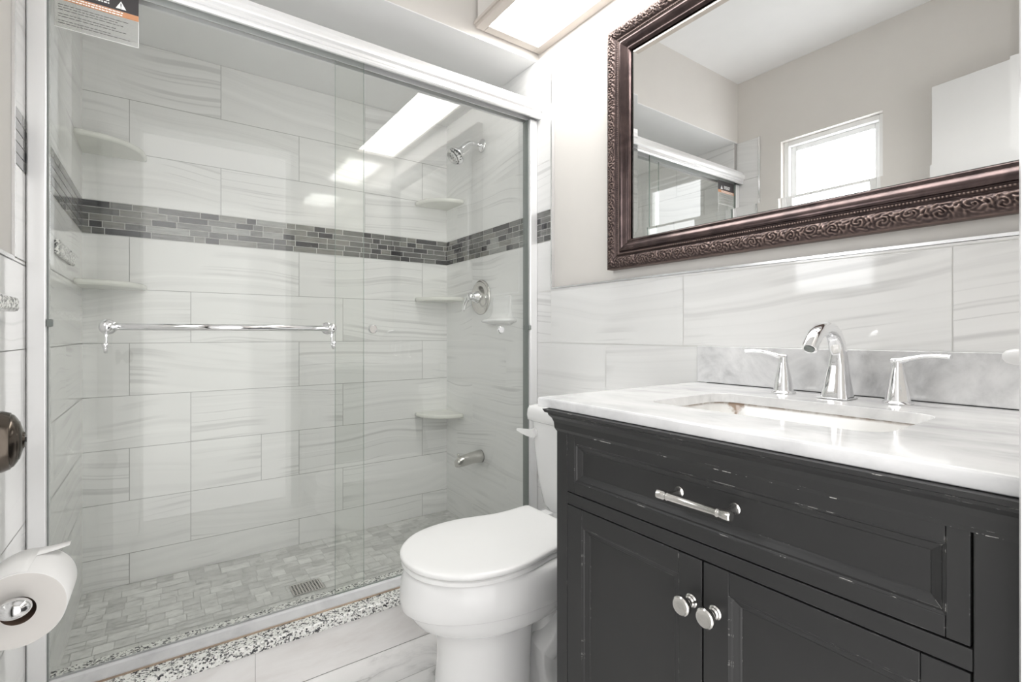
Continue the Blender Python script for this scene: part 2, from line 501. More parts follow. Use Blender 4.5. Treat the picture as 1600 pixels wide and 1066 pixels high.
# walls
WY0, WY1, WZ0, WZ1 = 0.878, 1.345, 1.172, 2.05      # window opening
wb = struct(MB().mat(M['grout']).box(XL - 0.1, 0.1, YB + 0.0002, YB + 0.1, 0, ZC).build('wall_back'))
JA, JB_, JC = -1.355, -1.159, -1.054
bj = [joints(JA, XLS, 0), joints(JB_, XLS, 0), sorted(joints(JA, XLS, 0) + [-1.159, -0.903]), joints(JB_, XLS, 0), joints(JA, XLS, 0), joints(JB_, XLS, 0), joints(JA, XLS, 0), None, joints(JC, XLS, 0), joints(JA, XLS, 0), joints(JC, XLS, 0)]
tile_field(mapB, [(ROWS[i], ROWS[i + 1], XLS, 0.0, bj[i]) for i in range(11) if i != 7], 'tile_field', wb, 21)
mosaic(mapB, XLS, 0.0, wb, 4)

wr = struct(MB().mat(M['paint']).box(0.0122, 0.12, -0.1, YB + 0.1, 0, ZC).build('wall_right'))
YT = 1.497                          # where the full height tile ends
ra, rb, rc = 0.284, 0.59, 0.44
rj = [joints((ra, rb, rc)[i % 3], YF, YB) for i in range(12)]
rj[5] = joints(0.2845, YF, YB); rj[4] = joints(0.5955, YF, YB)
rows = [(0.0 if i == 0 else ROWS[i], ROWS[i + 1], YF, YB, rj[i]) for i in range(6)]
rows += [(1.17, 1.177, YF, YT, [])]
rows += [(ROWS[i], ROWS[i + 1], YT, YB, rj[i]) for i in (6, 8, 9, 10)]
tile_field(mapR, rows, 'tile_field', wr, 33, 'grout_light')
mosaic(mapR, YT, YB, wr, 9)
MB().mat(M['grout']).box(0.0003, 0.0121, YF, YB, 0, 1.177).box(0.0003, 0.0121, YT, YB, 1.178, ZS).build('tile_backing', None, wr)
MB().mat(M['trimmetal']).box(-0.0025, 0.0121, YF, YT - 0.0005, 1.1775, 1.184).box(-0.0025, 0.0121, YT - 0.007, YT - 0.0005, 1.1845, ZS).build('edge_trim', None, wr)

wl = struct(MB().mat(M['paint'])
    .box(XL - 0.1, XL - 0.0002, -0.1, WY0, 0, ZC).box(XL - 0.1, XL - 0.0002, WY1, YB + 0.1, 0, ZC)
    .box(XL - 0.1, XL - 0.0002, WY0, WY1, 0, WZ0).box(XL - 0.1, XL - 0.0002, WY0, WY1, WZ1, ZC).build('wall_left'))
YTL = 1.468
rows = [(0.0 if i == 0 else ROWS[i], ROWS[i + 1], YF, 1.598, joints((0.33, 0.63)[i % 2], YF, 1.598)) for i in range(5)]
rows += [(0.965, 1.157, YF, 1.598, joints(0.63, YF, 1.598)), (1.157, 1.165, YTL, 1.598, [])]
rows += [(1.1665, ZB0, YTL, 1.598, []), (ZB1, 1.69, YTL, 1.598, []), (1.69, 1.893, YTL, 1.598, []), (1.893, ZS, YTL, 1.598, [])]
tile_field(mapL, rows, 'tile_field', wl, 44)
mosaic(mapL, YTL, 1.598, wl, 6)
MB().mat(M['trimmetal']).box(XL, XL + 0.005, YTL - 0.009, YTL, 1.165, ZS).box(XL, XL + 0.005, YF, YTL - 0.009, 1.157, 1.165).build('edge_trim', None, wl)
sl = MB().mat(M['grout']).box(XL, XLS - 0.0002, 1.6, YB, 0, ZS).build('wall_shower_left'); struct(sl)
tile_field(mapLS, [(ROWS[i], ROWS[i + 1], 1.6, YB, joints((2.0, 1.8)[i % 2], 1.6, YB)) for i in range(11) if i != 7], 'tile_field', sl, 55)
mosaic(mapLS, 1.6, YB, sl, 12)

# front wall with the doorway the camera stands in
XD0, XD1 = -1.345, -0.643
wf = struct(MB().mat(M['paint']).box(XD1 + 0.012, 0.0, -0.06, YF - 0.0005, 0, ZC).box(XL, XD0 - 0.012, -0.06, YF - 0.0005, 0, ZC)
    .box(XD0 - 0.012, XD1 + 0.012, -0.06, YF - 0.0005, 2.072, ZC).build('wall_front'))
cas = MB().mat(M['white'])
cas.box(XD1, XD1 + 0.012, -0.06, YF, 0, 2.06).box(XD0 - 0.012, XD0, -0.06, YF, 0, 2.06).box(XD0, XD1, -0.06, YF, 2.06, 2.072)
cas.prism([(XD1, YF), (XD1, YF + 0.013), (XD1 + 0.012, YF + 0.016), (XD1 + 0.04, YF + 0.017), (XD1 + 0.046, YF + 0.012), (XD1 + 0.05, YF)], 2, 0.0, 2.06)
cas.build('trim_1'); struct(bpy.data.objects['trim_1']); bpy.data.objects['trim_1']['label'] = 'white door casing at the right edge'

# ceiling and the dropped soffit over the shower
struct(B(XL - 0.1, 0.12, -0.1, YB + 0.1, ZC, ZC + 0.08, 'ceiling', 'ceil'))
so = struct(MB().mat(M['paint']).box(XL, 0.0121, YS, YB, ZS + 0.004, ZC).mat(M['ceil']).box(XL, 0.0002, YS + 0.0005, YB, ZS, ZS + 0.004).build('trim_2'))
so.name = 'ceiling_soffit'; so['label'] = 'dropped ceiling soffit above the shower with warm painted face'

# boxed ceiling light along the right wall
LX0, LX1, LY0, LY1, LZ = -0.302, 0.012, 0.085, 1.588, 2.146
lb = thing('ceiling_light_box', 'long boxed ceiling light with bright white diffuser above the mirror wall', 'light', (-0.145, 0.82, ZC))
mb = MB().mat(M['paint'])
t = 0.018
mb.box(LX0 + .012, LX0 + .012 + t, LY0, LY1 - .012, LZ + 0.024, ZC - 0.001).box(LX0 + .012 + t, LX1 - 0.001, LY1 - .012 - t, LY1 - .012, LZ + 0.024, ZC - 0.001)
mb.build('housing', None, lb)
mb = MB().mat(M['tan'])
fw = 0.036
for (x0, x1, y0, y1, z0, z1) in ((LX0, LX1 - .001, LY1 - 0.012 - 0.0, LY1, LZ + .014, LZ + .026), (LX0, LX0 + 0.012, LY0, LY1 - 0.012, LZ + .014, LZ + .026)):
    mb.box(x0, x1, y0, y1, z0, z1, 0.002)
mb.box(LX0 + .006, LX0 + .006 + fw, LY0, LY1 - .006, LZ, LZ + .014, .002).box(LX1 - .001 - fw, LX1 - .001, LY0, LY1 - .006, LZ, LZ + .014, .002)
mb.box(LX0 + .006 + fw, LX1 - .001 - fw, LY1 - .006 - fw, LY1 - .006, LZ, LZ + .014, .002).box(LX0 + .006 + fw, LX1 - .001 - fw, LY0, LY0 + fw, LZ, LZ + .014, .002)
mb.build('frame', None, lb)
B(LX0 + .02, LX1 - .012, LY0 + .01, LY1 - .02, LZ + .015, LZ + .021, 'diffuser', 'lens', lb)

# window in the left wall
wi = MB().mat(M['vinyl'])
d = XL - 0.032
c = 0.026
wi.box(XL - 0.1, d, WY0, WY0 + c, WZ0, WZ1, .003).box(XL - 0.1, d, WY1 - c, WY1, WZ0, WZ1, .003).box(XL - 0.1, d, WY0 + c, WY1 - c, WZ1 - c, WZ1, .003).box(XL - 0.1, d, WY0 + c, WY1 - c, WZ0, WZ0 + c, .003)
win = wi.build('window_1'); struct(win)
ZM = 1.60
def sash(y0, y1, z0, z1, x0, x1, w, name):
    m = MB().mat(M['vinyl'])
    m.box(x0, x1, y0, y0 + w, z0, z1, .003).box(x0, x1, y1 - w, y1, z0, z1, .003).box(x0, x1, y0 + w, y1 - w, z1 - w, z1, .003).box(x0, x1, y0 + w, y1 - w, z0, z0 + w, .003)
    o = m.build(name, None, win)
    B((x0 + x1) / 2 - 0.004, (x0 + x1) / 2 + 0.002, y0 + w, y1 - w, z0 + w, z1 - w, 'pane', 'daylight', o)
    return o
sash(WY0 + c, WY1 - c, ZM - 0.02, WZ1 - c, XL - 0.092, XL - 0.064, 0.026, 'upper_sash')
sash(WY0 + c, WY1 - c, WZ0 + c, ZM + 0.012, XL - 0.063, XL - 0.036, 0.030, 'lower_sash')

# door standing open along the left wall, with its knob
h0 = Vector((-1.335, -0.03, 0)); h1 = Vector((-1.412, 0.672, 0)); dv = (h1 - h0).normalized(); nv = Vector((dv.y, -dv.x, 0))   # nv points into the room
dl = (h1 - h0).length; tk = 0.035
p = [h0, h1, h1 - nv * tk, h0 - nv * tk]
door = struct(MB().mat(M['white']).prism([(q.x, q.y) for q in p], 2, 0.012, 2.045).build('door_1'))
kc = h0 + dv * (dl - 0.070); kc.z = 0.906
kn = MB().mat(M['knob']).lathe(kc, nv, [(0.030, 0.0), (0.030, 0.004), (0.024, 0.009), (0.012, 0.012), (0.0105, 0.019), (0.014, 0.022), (0.0225, 0.027), (0.0262, 0.033), (0.0268, 0.040), (0.0245, 0.0455), (0.0235, 0.0458), (0.0225, 0.0475), (0.0185, 0.0500), (0.0178, 0.0498), (0.0165, 0.0512), (0.0095, 0.0530), (0.0085, 0.0525), (0.0065, 0.0545), (0.0, 0.0548)], 48).build('knob', None, door, sharp=40)
kn['label'] = 'round dark bronze door knob'
MB().mat(M['dark']).lathe(kc + nv * 0.0546, nv, [(0.0022, 0.0), (0.0022, 0.0008)], 12).build('knob_pin', None, kn)

# ------------------------------------------------------------------ shower curb and enclosure
cu = thing('shower_curb', 'speckled granite shower curb on a pale tiled face', 'curb', (-0.75, 1.58, 0))
mb = MB().mat(M['curbtile'])
xs = [XL, -1.045, -0.44, 0.0]
for l, r in zip(xs[:-1], xs[1:]): mb.box(l + .0006, r - .0006, 1.50, 1.52, 0.001, 0.1305)
mb.mat(M['grout']).box(XL, 0, 1.502, 1.64, 0.0, 0.131)
mb.build('tiled_face', None, cu)
MB().mat(M['granite']).box(XL, -0.0005, 1.490, 1.663, 0.132, 0.160, 0.004).build('granite_cap', None, cu)
MB().mat(M['caulk']).box(XL, -0.0005, 1.5405, 1.5463, 0.1602, 0.1625).build('caulk_line', None, cu)

en = thing('shower_door_surround', 'bright aluminium shower door frame with header, jambs and bottom track', 'shower frame', (-0.75, YS, 0.16))
prof = [(1.560, 1.871), (1.556, 1.876), (1.556, 1.881), (1.559, 1.883), (1.556, 1.885), (1.556, 1.894), (1.549, 1.900), (1.546, 1.912), (1.549, 1.922), (1.556, 1.927), (1.557, 1.933), (1.562, 1.941), (1.575, 1.946), (1.630, 1.946), (1.637, 1.940), (1.637, 1.871), (1.628, 1.871), (1.628, 1.915), (1.604, 1.915), (1.604, 1.871), (1.600, 1.871), (1.600, 1.915), (1.568, 1.915), (1.568, 1.871)]
MB().mat(M['alu']).prism(prof, 0, XL + .0005, -0.0005).build('header', None, en, sharp=35)
for (x0, x1, nm) in ((XL + .002, -1.474, -1), (-0.0385, -0.0015, 1)):
    j = MB().mat(M['alu']).box(x0, x1, 1.580, 1.632, 0.161, 1.871, 0.004, 3).build('jamb', None, en)
    xg = x1 if nm < 0 else x0
    MB().mat(M['rubber']).box(xg - .0006 - (0.003 if nm > 0 else 0), xg + .0006 + (0.002 if nm < 0 else 0), 1.5835 if nm < 0 else 1.592, 1.5868 if nm < 0 else 1.626, 0.172, 1.869).build('dark_jamb_strip', None, j)  # left: gasket; right: dark strip standing for the jamb's side face
    s_ = 1 if nm < 0 else -1
    MB().mat(M['rubber']).box(xg, xg + s_ * 0.011, 1.574, 1.587, 1.017, 1.035, .002).build('bumper', None, j)
tp = [(1.5465, 0.1605), (1.5465, 0.1655), (1.579, 0.1725), (1.5845, 0.1765), (1.587, 0.1765), (1.587, 0.1655), (1.609, 0.1655), (1.609, 0.170), (1.611, 0.170), (1.611, 0.1605)]
MB().mat(M['track']).prism(tp, 0, XL + .0005, -0.0005).build('bottom_track', None, en)

def glass_panel(x0, x1, y, z0, z1, name, parent):
    mb = MB().mat(M['glass']).box(x0, x1, y, y + 0.006, z0, z1)
    mb.mat(M['glassedge']); mb.bm.faces.ensure_lookup_table()
    for f in mb.bm.faces:
        f.normal_update()
        if abs(f.normal.y) < 0.5: f.material_index = 1
    return mb.build(name, None, parent)
d1 = thing('sliding_shower_door', 'outer left glass shower door with chrome towel bar and warning label', 'shower door', (-1.09, 1.588, 0.168), 'sliding glass shower doors')
y1 = 1.588
glass_panel(-1.470, -0.716, y1, 0.168, 1.888, 'glass_pane', d1)
bar = MB().mat(M['chrome'])
BZ, BY, X0, X1 = 1.0175, 1.533, -1.362, -0.833
bar.tube([(X0, BY, BZ), (X1, BY, BZ)], 0.0085, 20)
bo = bar.build('towel_bar', None, d1)
for xx, sgn in ((X0, 1), (X1, 1)):
    MB().mat(M['chrome']).lathe((xx, y1, BZ), (0, -1, 0), [(0.0, 0), (0.019, 0.0), (0.019, 0.004), (0.014, 0.010), (0.0085, 0.014), (0.0085, 0.040)], 28).ball((xx, BY, BZ), 0.0145).build('bar_post', None, bo)
    MB().mat(M['chrome']).tube([(xx, BY, BZ - 0.012), (xx, BY - .001, BZ - 0.03), (xx, BY - .002, BZ - 0.046), (xx, BY - 0.006, BZ - 0.056), (xx, BY - 0.014, BZ - 0.060), (xx, BY - 0.021, BZ - 0.055), (xx, BY - 0.023, BZ - 0.047)], [0.0042, .0036, .0036, .0038, .0042, .0045, .005], 12).ball((xx, BY - 0.023, BZ - 0.045), 0.0068).lathe((xx, BY, BZ - 0.0475), (0, 0, 1), [(0.0075, -0.0012), (0.0075, 0.0012)], 16).build('hook', None, bo)
# warning label on the inside of the left door
lab = MB().mat(M['film']).box(-1.462, -1.3015, y1 - 0.0006, y1 - 0.0003, 1.735, 1.801).build('warning_label', None, d1)
MB().mat(M['labelorange']).box(-1.462, -1.3015, y1 - 0.0008, y1 - 0.0003, 1.802, 1.816).build('orange_strip', None, lab)
MB().mat(M['labelblack']).box(-1.462, -1.3015, y1 - 0.0008, y1 - 0.0003, 1.8165, 1.868).build('black_header', None, lab)
mb = MB().mat(M['labelwhite'])
mb.prism([(-1.3475, 1.8215), (-1.3265, 1.8215), (-1.337, 1.841)], 1, y1 - 0.0011, y1 - 0.0008)
for k, (za, w0) in enumerate(((1.826, 0.055), (1.8325, 0.06), (1.839, 0.06))):
    x = -1.360 - w0
    while x < -1.360:
        L = rnd.uniform(0.003, 0.009); mb.box(x, min(x + L, -1.360), y1 - 0.0011, y1 - 0.0008, za, za + 0.0034); x += L + 0.0015
for k, za in enumerate((1.8045, 1.8105)):
    x = -1.452
    while x < -1.335:
        L = rnd.uniform(0.003, 0.008); mb.box(x, x + L, y1 - 0.0011, y1 - 0.0008, za, za + 0.0028); x += L + 0.0014
mb.box(-1.3022, -1.3012, y1 - 0.0009, y1 - 0.0003, 1.735, 1.801).box(-1.462, -1.3015, y1 - 0.0009, y1 - 0.0003, 1.7345, 1.7355)
mb.build('white_lettering', None, lab)
mb = MB().mat(M['labelblack'])
mb.box(-1.3379, -1.3361, y1 - 0.0014, y1 - 0.0011, 1.8275, 1.8355).box(-1.3379, -1.3361, y1 - 0.0014, y1 - 0.0011, 1.8238, 1.8256)
for za in (1.790, 1.784, 1.778, 1.768, 1.762, 1.752, 1.746):
    x = -1.455; e = rnd.uniform(-1.36, -1.31)
    while x < e:
        L = rnd.uniform(0.004, 0.012); mb.box(x, x + L, y1 - 0.0009, y1 - 0.0006, za, za + 0.0011); x += L + 0.002
mb.build('small_print', None, lab)

d2 = thing('sliding_shower_door', 'inner right glass shower door with two round chrome buttons', 'shower door', (-0.425, 1.601, 0.168), 'sliding glass shower doors')
y2 = 1.601
glass_panel(-0.803, -0.042, y2, 0.168, 1.888, 'glass_pane', d2)
for xx in (-0.684, -0.172):
    MB().mat(M['chrome']).lathe((xx, y2, 1.016), (0, -1, 0), [(0.0, 0), (0.0145, 0.0), (0.0145, 0.009), (0.0125, 0.0115), (0.0, 0.0118)], 28).build('bar_button', None, d2, sharp=40)

# ------------------------------------------------------------------ shower fittings
def corner_shelf(cx, cy, sx, z, rx, ry, label, first=None):
    if first is None:
        n = 28; out = [(0, 0)]
        for k in range(n + 1):
            a = PI / 2 * k / n
            out.append((sx * rx * math.cos(a) ** 0.82, -ry * math.sin(a) ** 0.82))
        mb = MB().mat(M['stone'])
        rs = []
        for zz, s_ in ((0, .965), (0.003, .992), (0.007, 1.0), (0.013, 1.0), (0.017, .992), (0.020, .965)):
            rs.append([(cx + px * (s_ if i else 1), cy + py * (s_ if i else 1), z + zz) for i, (px, py) in enumerate(out)])
        o = mb.rings(rs).build('corner_shelf', None)
    else:
        o = first.copy(); COL.objects.link(o); o.location.z = z
    return tag(o, label, 'shelf', 'corner shelves in the shower')
a = corner_shelf(XLS + .0015, YB - .0015, 1, 1.663, 0.19, 0.215, 'uppermost quarter round stone shelf in the left shower corner')
corner_shelf(0, 0, 1, 1.166, 0, 0, 'stone corner shelf below the mosaic band in the left shower corner', a)
a = corner_shelf(-.0015, YB - .0015, -1, 1.664, 0.185, 0.185, 'top stone shelf in the right shower corner under the shower head')
corner_shelf(0, 0, 1, 1.168, 0, 0, 'middle stone shelf in the right shower corner beside the valve', a)
corner_shelf(0, 0, 1, 0.573, 0, 0, 'lowest stone shelf in the right shower corner above the spout', a)

sh = thing('overhead_shower', 'chrome shower head on a bent arm high on the right wall', 'shower head', (-0.08, 2.008, 1.903))
MB().mat(M['chrome']).lathe((-.0016, 2.008, 1.903), (-1, 0, 0), [(0, 0), (0.031, 0), (0.030, 0.004), (0.022, 0.009), (0.012, 0.013), (0.0, 0.014)], 32).build('flange', None, sh)
arm = [(-0.008, 2.008, 1.903), (-0.045, 2.008, 1.903), (-0.072, 2.008, 1.899), (-0.092, 2.008, 1.887), (-0.108, 2.008, 1.870), (-0.120, 2.008, 1.856)]
MB().mat(M['chrome']).tube(arm, 0.0102, 18).build('arm', None, sh)
ax = Vector((-0.62, -0.22, -0.72)); o = Vector((-0.116, 2.008, 1.862))
MB().mat(M['chrome']).lathe(o, ax, [(0.0, 0), (0.012, 0.0), (0.013, 0.006), (0.012, 0.010), (0.014, 0.014), (0.014, 0.022), (0.012, 0.026), (0.019, 0.031), (0.034, 0.042), (0.042, 0.053), (0.043, 0.063), (0.040, 0.067), (0.038, 0.064), (0, 0.064)], 36).build('spray_head', None, sh)
mb = MB().mat(M['rubber'])
u = ax.normalized().orthogonal().normalized(); v = ax.normalized().cross(u)
for k in range(18):
    r_ = 0.012 if k < 6 else 0.026; an = 2 * PI * k / (6 if k < 6 else 12)
    mb.ball(o + ax.normalized() * 0.0635 + (u * math.cos(an) + v * math.sin(an)) * r_, 0.0026, u=8, v=6)
mb.build('nozzles', None, sh)

va = thing('shower_valve', 'round chrome shower valve plate with lever handle', 'valve', (0, 2.02, 1.176))
MB().mat(M['nickel']).lathe((-.0014, 2.02, 1.176), (-1, 0, 0), [(0, 0), (0.084, 0), (0.084, 0.003), (0.078, 0.008), (0.070, 0.0095), (0.066, 0.0085), (0.050, 0.012), (0.036, 0.018), (0, 0.02)], 48).build('face_plate', None, va)
MB().mat(M['chrome']).lathe((-.018, 2.02, 1.176), (-1, 0, 0), [(0, 0), (0.030, 0), (0.028, 0.012), (0.022, 0.022), (0.019, 0.036), (0.020, 0.046), (0.015, 0.054), (0, 0.056)], 32).tube([(-0.056, 2.026, 1.178), (-0.064, 2.042, 1.166), (-0.072, 2.050, 1.146), (-0.077, 2.053, 1.122), (-0.078, 2.053, 1.108)], [0.014, 0.0125, 0.0105, 0.0095, 0.0085], 16, flat=((1, 0, 0), 0.7)).build('lever_handle', None, va)
sp = MB().mat(M['nickel'])
rs = []
for xx, zc, hy, hz in ((-.0015, 0.412, 0.031, 0.031), (-0.012, 0.412, 0.0305, 0.0305), (-0.05, 0.411, 0.027, 0.0275), (-0.10, 0.406, 0.0225, 0.023), (-0.128, 0.402, 0.020, 0.0195), (-0.138, 0.399, 0.016, 0.014)):
    rs.append([(xx, 2.02 + hy * math.cos(2 * PI * k / 28), zc + hz * math.sin(2 * PI * k / 28) - (0.006 if math.sin(2 * PI * k / 28) < -0.5 and xx < -0.09 else 0)) for k in range(28)])
spt = tag(sp.rings(rs).build('tub_spout', None), 'satin metal tub spout low on the right shower wall', 'spout')
MB().mat(M['nickel']).tube([(-0.126, 2.02, 0.418), (-0.126, 2.02, 0.432)], 0.0035, 12).ball((-0.126, 2.02, 0.434), 0.0065).build('diverter_knob', None, spt)

# ceramic soap dish
mb = MB().mat(M['porcelain'])
rs = []
for z, hw, dp in ((1.172, 0.068, 0.004), (1.168, 0.072, 0.008), (1.12, 0.072, 0.011), (1.095, 0.074, 0.016), (1.080, 0.080, 0.028), (1.070, 0.093, 0.046), (1.065, 0.108, 0.060), (1.059, 0.112, 0.066), (1.053, 0.108, 0.062), (1.046, 0.080, 0.030), (1.040, 0.07, 0.004)):
    n = 24; ring = [(-.0012, 1.838 - hw, z)]
    for k in range(n + 1):
        a = PI * k / n
        cy = -math.cos(a); sy = math.sin(a)
        ring.append((-.0014 - dp * (sy ** 0.45 if sy > 0 else 0), 1.838 + hw * math.copysign(abs(cy) ** 0.7, cy), z))
    ring.append((-.0012, 1.838 + hw, z))
    rs.append(ring)
tag(mb.rings(rs).build('soap_dish', None), 'white ceramic soap dish set on the right shower wall', 'soap dish')

# floor drain
dr = MB().mat(M['nickel'])
x0, x1, ya, yb = -0.865, -0.756, 1.906, 1.992
dr.box(x0, x1, ya, ya + .006, .0502, .0525).box(x0, x1, yb - .006, yb, .0502, .0525).box(x0, x0 + .006, ya + .006, yb - .006, .0502, .0525).box(x1 - .006, x1, ya + .006, yb - .006, .0502, .0525)
for k in range(9):
    x = x0 + .012 + k * .0105; dr.box(x, x + .005, ya + .006, yb - .006, .0506, .0522)
for k in range(6):
    y = ya + .014 + k * .0115; dr.box(x0 + .006, x1 - .006, y, y + .004, .0504, .0520)
dro = tag(dr.build('shower_drain', None), 'square metal grate drain in the shower floor', 'drain')
B(x0 + .001, x1 - .001, ya + .001, yb - .001, .0500, .0503, 'drain_well', 'dark', dro)

# granite ledges on the left wall
tag(MB().mat(M['granite']).box(XL + .0014, -1.462, 0.93, 1.243, 1.040, 1.066, 0.006).build('granite_ledge', None), 'granite ledge below the window at the left edge', 'ledge')
tag(MB().mat(M['granite']).box(XLS + .0014, -1.480, 1.80, 2.10, 1.217, 1.258, 0.004).build('granite_ledge', None), 'small granite ledge on the left shower wall behind the glass', 'ledge')

# ------------------------------------------------------------------ toilet paper and holder
RX, RY, RZ = -1.426, 1.019, 0.589
tpm = MB().mat(M['paper'])
n = 64; R0, R1 = 0.0555, 0.0205; L = 0.105
def ring(r, y): return [(RX + r * math.cos(2 * PI * k / n), y, RZ + r * math.sin(2 * PI * k / n)) for k in range(n)]
tpm.rings([ring(R0 - .001, RY), ring(R0, RY + .0015), ring(R0, RY + L - .0015), ring(R0 - .001, RY + L)], False, False)
tr_ = MB()
roll = tpm.mat(M['paper_side'])
roll.rings([ring(R1, RY), ring(R0 - .001, RY)], False, False, smooth=False); roll.rings([ring(R0 - .001, RY + L), ring(R1, RY + L)], False, False, smooth=False)
roll.mat(M['card']).rings([ring(R1, RY + L), ring(R1, RY)], False, False)
tr_.bm.free()
ro = tag(roll.build('toilet_paper_roll', None), 'white toilet paper roll on a chrome holder at the lower left', 'toilet paper')
# loose end of the sheet: follows the roll and lifts off along its top
fl = MB().mat(M['paper'])
path = []
for k in range(8):
    a = math.radians(140 - 60 * k / 7)
    path.append((RX + (R0 + .0005) * math.cos(a), RZ + (R0 + .0005) * math.sin(a), RY + .002))
ex, ez = path[-1][0], path[-1][1]
path.append((ex + 0.0004, ez, RY + 0.066))
for k in range(1, 8):
    q = k / 7
    path.append((ex + 0.0004 + 0.038 * q, ez - 0.001 * q + 0.003 * q * q, RY + 0.066 + 0.016 * q))
rs = []
yf = RY + L - 0.002
for x, z, yn in path:
    rs.append([(x, yn, z), (x, yf, z), (x, yf, z + .0006), (x, yn, z + .0006)])
fl.rings(rs).build('loose_sheet', None, ro)
ho = thing('toilet_paper_holder', 'chrome toilet paper holder on the left wall carrying the roll', 'paper holder', (XL, RY, RZ))
MB().mat(M['chrome']).lathe((XL + .0012, RY - 0.022, RZ + .013), (1, 0, 0), [(0, 0), (0.024, 0), (0.024, .005), (0.016, .010), (0.009, .016), (0.007, .03), (0.0075, 0.06), (0.0085, 0.066), (0, 0.068)], 28).build('wall_post', None, ho)
MB().mat(M['chrome']).ball((RX, RY - 0.022, RZ + .013), 0.0150, (1.3, 1.1, 0.95)).build('end_knob', None, ho)
MB().mat(M['chrome']).tube([(RX, RY - 0.02, RZ + 0.013), (RX, RY + L + 0.006, RZ + 0.013)], 0.0072, 16).build('rod', None, ho)

# ------------------------------------------------------------------ toilet
YCt = 1.155
def egg(z, xf, xb, hw, n=56, pw=2.6, yc=YCt, split=0.45):
    xm = xb + (xf - xb) * split
    pts = []
    for k in range(n):
        a = 2 * PI * k / n
        ca, sa = math.cos(a), math.sin(a)
        if ca >= 0:    # front half (towards -x)
            x = xm + (xf - xm) * ca; y = hw * sa
        else:
            x = xm + (xb - xm) * abs(ca) ** (2 / pw); y = hw * math.copysign(abs(sa) ** (2 / pw), sa)
        pts.append((x, yc + y, z))
    return pts
to = thing('toilet', 'white two piece toilet with closed lid between vanity and shower', 'toilet', (-0.40, YCt, 0))
bw = MB().mat(M['porcelain'])
secs = [(0.000, -0.672, -0.405, 0.114), (0.012, -0.672, -0.405, 0.114), (0.10, -0.664, -0.402, 0.108), (0.19, -0.660, -0.395, 0.107), (0.226, -0.663, -0.385, 0.111), (0.236, -0.676, -0.36, 0.122), (0.246, -0.6950, -0.33, 0.143), (0.262, -0.7250, -0.29, 0.160), (0.282, -0.7380, -0.25, 0.167), (0.298, -0.7460, -0.232, 0.170), (0.301, -0.7470, -0.230, 0.1705), (0.3045, -0.7600, -0.224, 0.180), (0.307, -0.7620, -0.222, 0.182), (0.330, -0.7640, -0.220, 0.184), (0.365, -0.7600, -0.220, 0.182), (0.388, -0.7530, -0.220, 0.178), (0.398, -0.7450, -0.222, 0.172), (0.400, -0.7300, -0.225, 0.160)]
bw.rings([egg(*s) for s in secs])
# trapway and foot behind the pedestal
def rr(x0, x1, hw, z, r=0.03, n=8, yc=YCt):
    pts = []
    for cx, cy, a0 in ((x1 - r, yc + hw - r, 0), (x0 + r, yc + hw - r, 90), (x0 + r, yc - hw + r, 180), (x1 - r, yc - hw + r, 270)):
        for k in range(n + 1):
            a = math.radians(a0 + 90 * k / n); pts.append((cx + r * math.cos(a), cy + r * math.sin(a), z))
    return pts
bw.rings([rr(-0.40, -0.11, 0.118, 0.0), rr(-0.40, -0.11, 0.118, 0.022), rr(-0.395, -0.115, 0.108, 0.036), rr(-0.385, -0.125, 0.082, 0.06), rr(-0.38, -0.13, 0.07, 0.12), rr(-0.37, -0.10, 0.085, 0.24), rr(-0.36, -0.06, 0.12, 0.33), rr(-0.36, -0.035, 0.155, 0.385), rr(-0.36, -0.03, 0.16, 0.40), rr(-0.355, -0.035, 0.155, 0.405)])
for s_ in (-1, 1):
    bw.tube([(-0.36, YCt + s_ * 0.05, 0.10), (-0.32, YCt + s_ * 0.066, 0.15), (-0.27, YCt + s_ * 0.070, 0.205), (-0.215, YCt + s_ * 0.070, 0.225), (-0.165, YCt + s_ * 0.068, 0.20), (-0.14, YCt + s_ * 0.062, 0.13), (-0.14, YCt + s_ * 0.06, 0.03)], [0.045, 0.05, 0.052, 0.05, 0.048, 0.046, 0.046], 20)
bwl = bw.build('bowl', None, to, sharp=60)
for s_ in (-1, 1):
    MB().mat(M['porcelain']).lathe((-0.265, YCt + s_ * 0.094, 0.026), (0, 0, 1), [(0.018, -0.004), (0.018, 0.012), (0.0165, 0.022), (0.011, 0.030), (0.0, 0.033)], 24).build('bolt_cap', None, bwl)
LID = [(-0.757, 0.0), (-0.754, 0.034), (-0.745, 0.065), (-0.728, 0.096), (-0.700, 0.128), (-0.662, 0.155), (-0.612, 0.173), (-0.558, 0.180), (-0.502, 0.177), (-0.455, 0.167), (-0.412, 0.156), (-0.375, 0.151), (-0.33, 0.151), (-0.288, 0.155), (-0.268, 0.156), (-0.260, 0.152), (-0.256, 0.142), (-0.256, 0.07), (-0.256, 0.0)]
def lid_ring(z, off=0.0, x_off=0.0):
    far = []
    P = LID
    for i in range(len(P) - 1):
        p0, p1, p2, p3 = P[max(i - 1, 0)], P[i], P[i + 1], P[min(i + 2, len(P) - 1)]
        if i == 0: p0 = (P[1][0], -P[1][1])
        for k in range(3):
            t = k / 3
            q = [0.5 * (2 * p1[j] + (p2[j] - p0[j]) * t + (2 * p0[j] - 5 * p1[j] + 4 * p2[j] - p3[j]) * t * t + (3 * p1[j] - p0[j] - 3 * p2[j] + p3[j]) * t ** 3) for j in (0, 1)]
            far.append((q[0], max(q[1], 0.0)))
    cx = -0.52; sx = (0.245 - off) / 0.245; sy = (0.178 - off) / 0.178
    far = [(cx + (x - cx) * sx + x_off, y * sy) for x, y in far]
    return [(x, YCt + y, z) for x, y in far] + [(cx + (-0.256 - cx) * sx + x_off, YCt, z)] + [(x, YCt - y, z) for x, y in reversed(far[1:])]
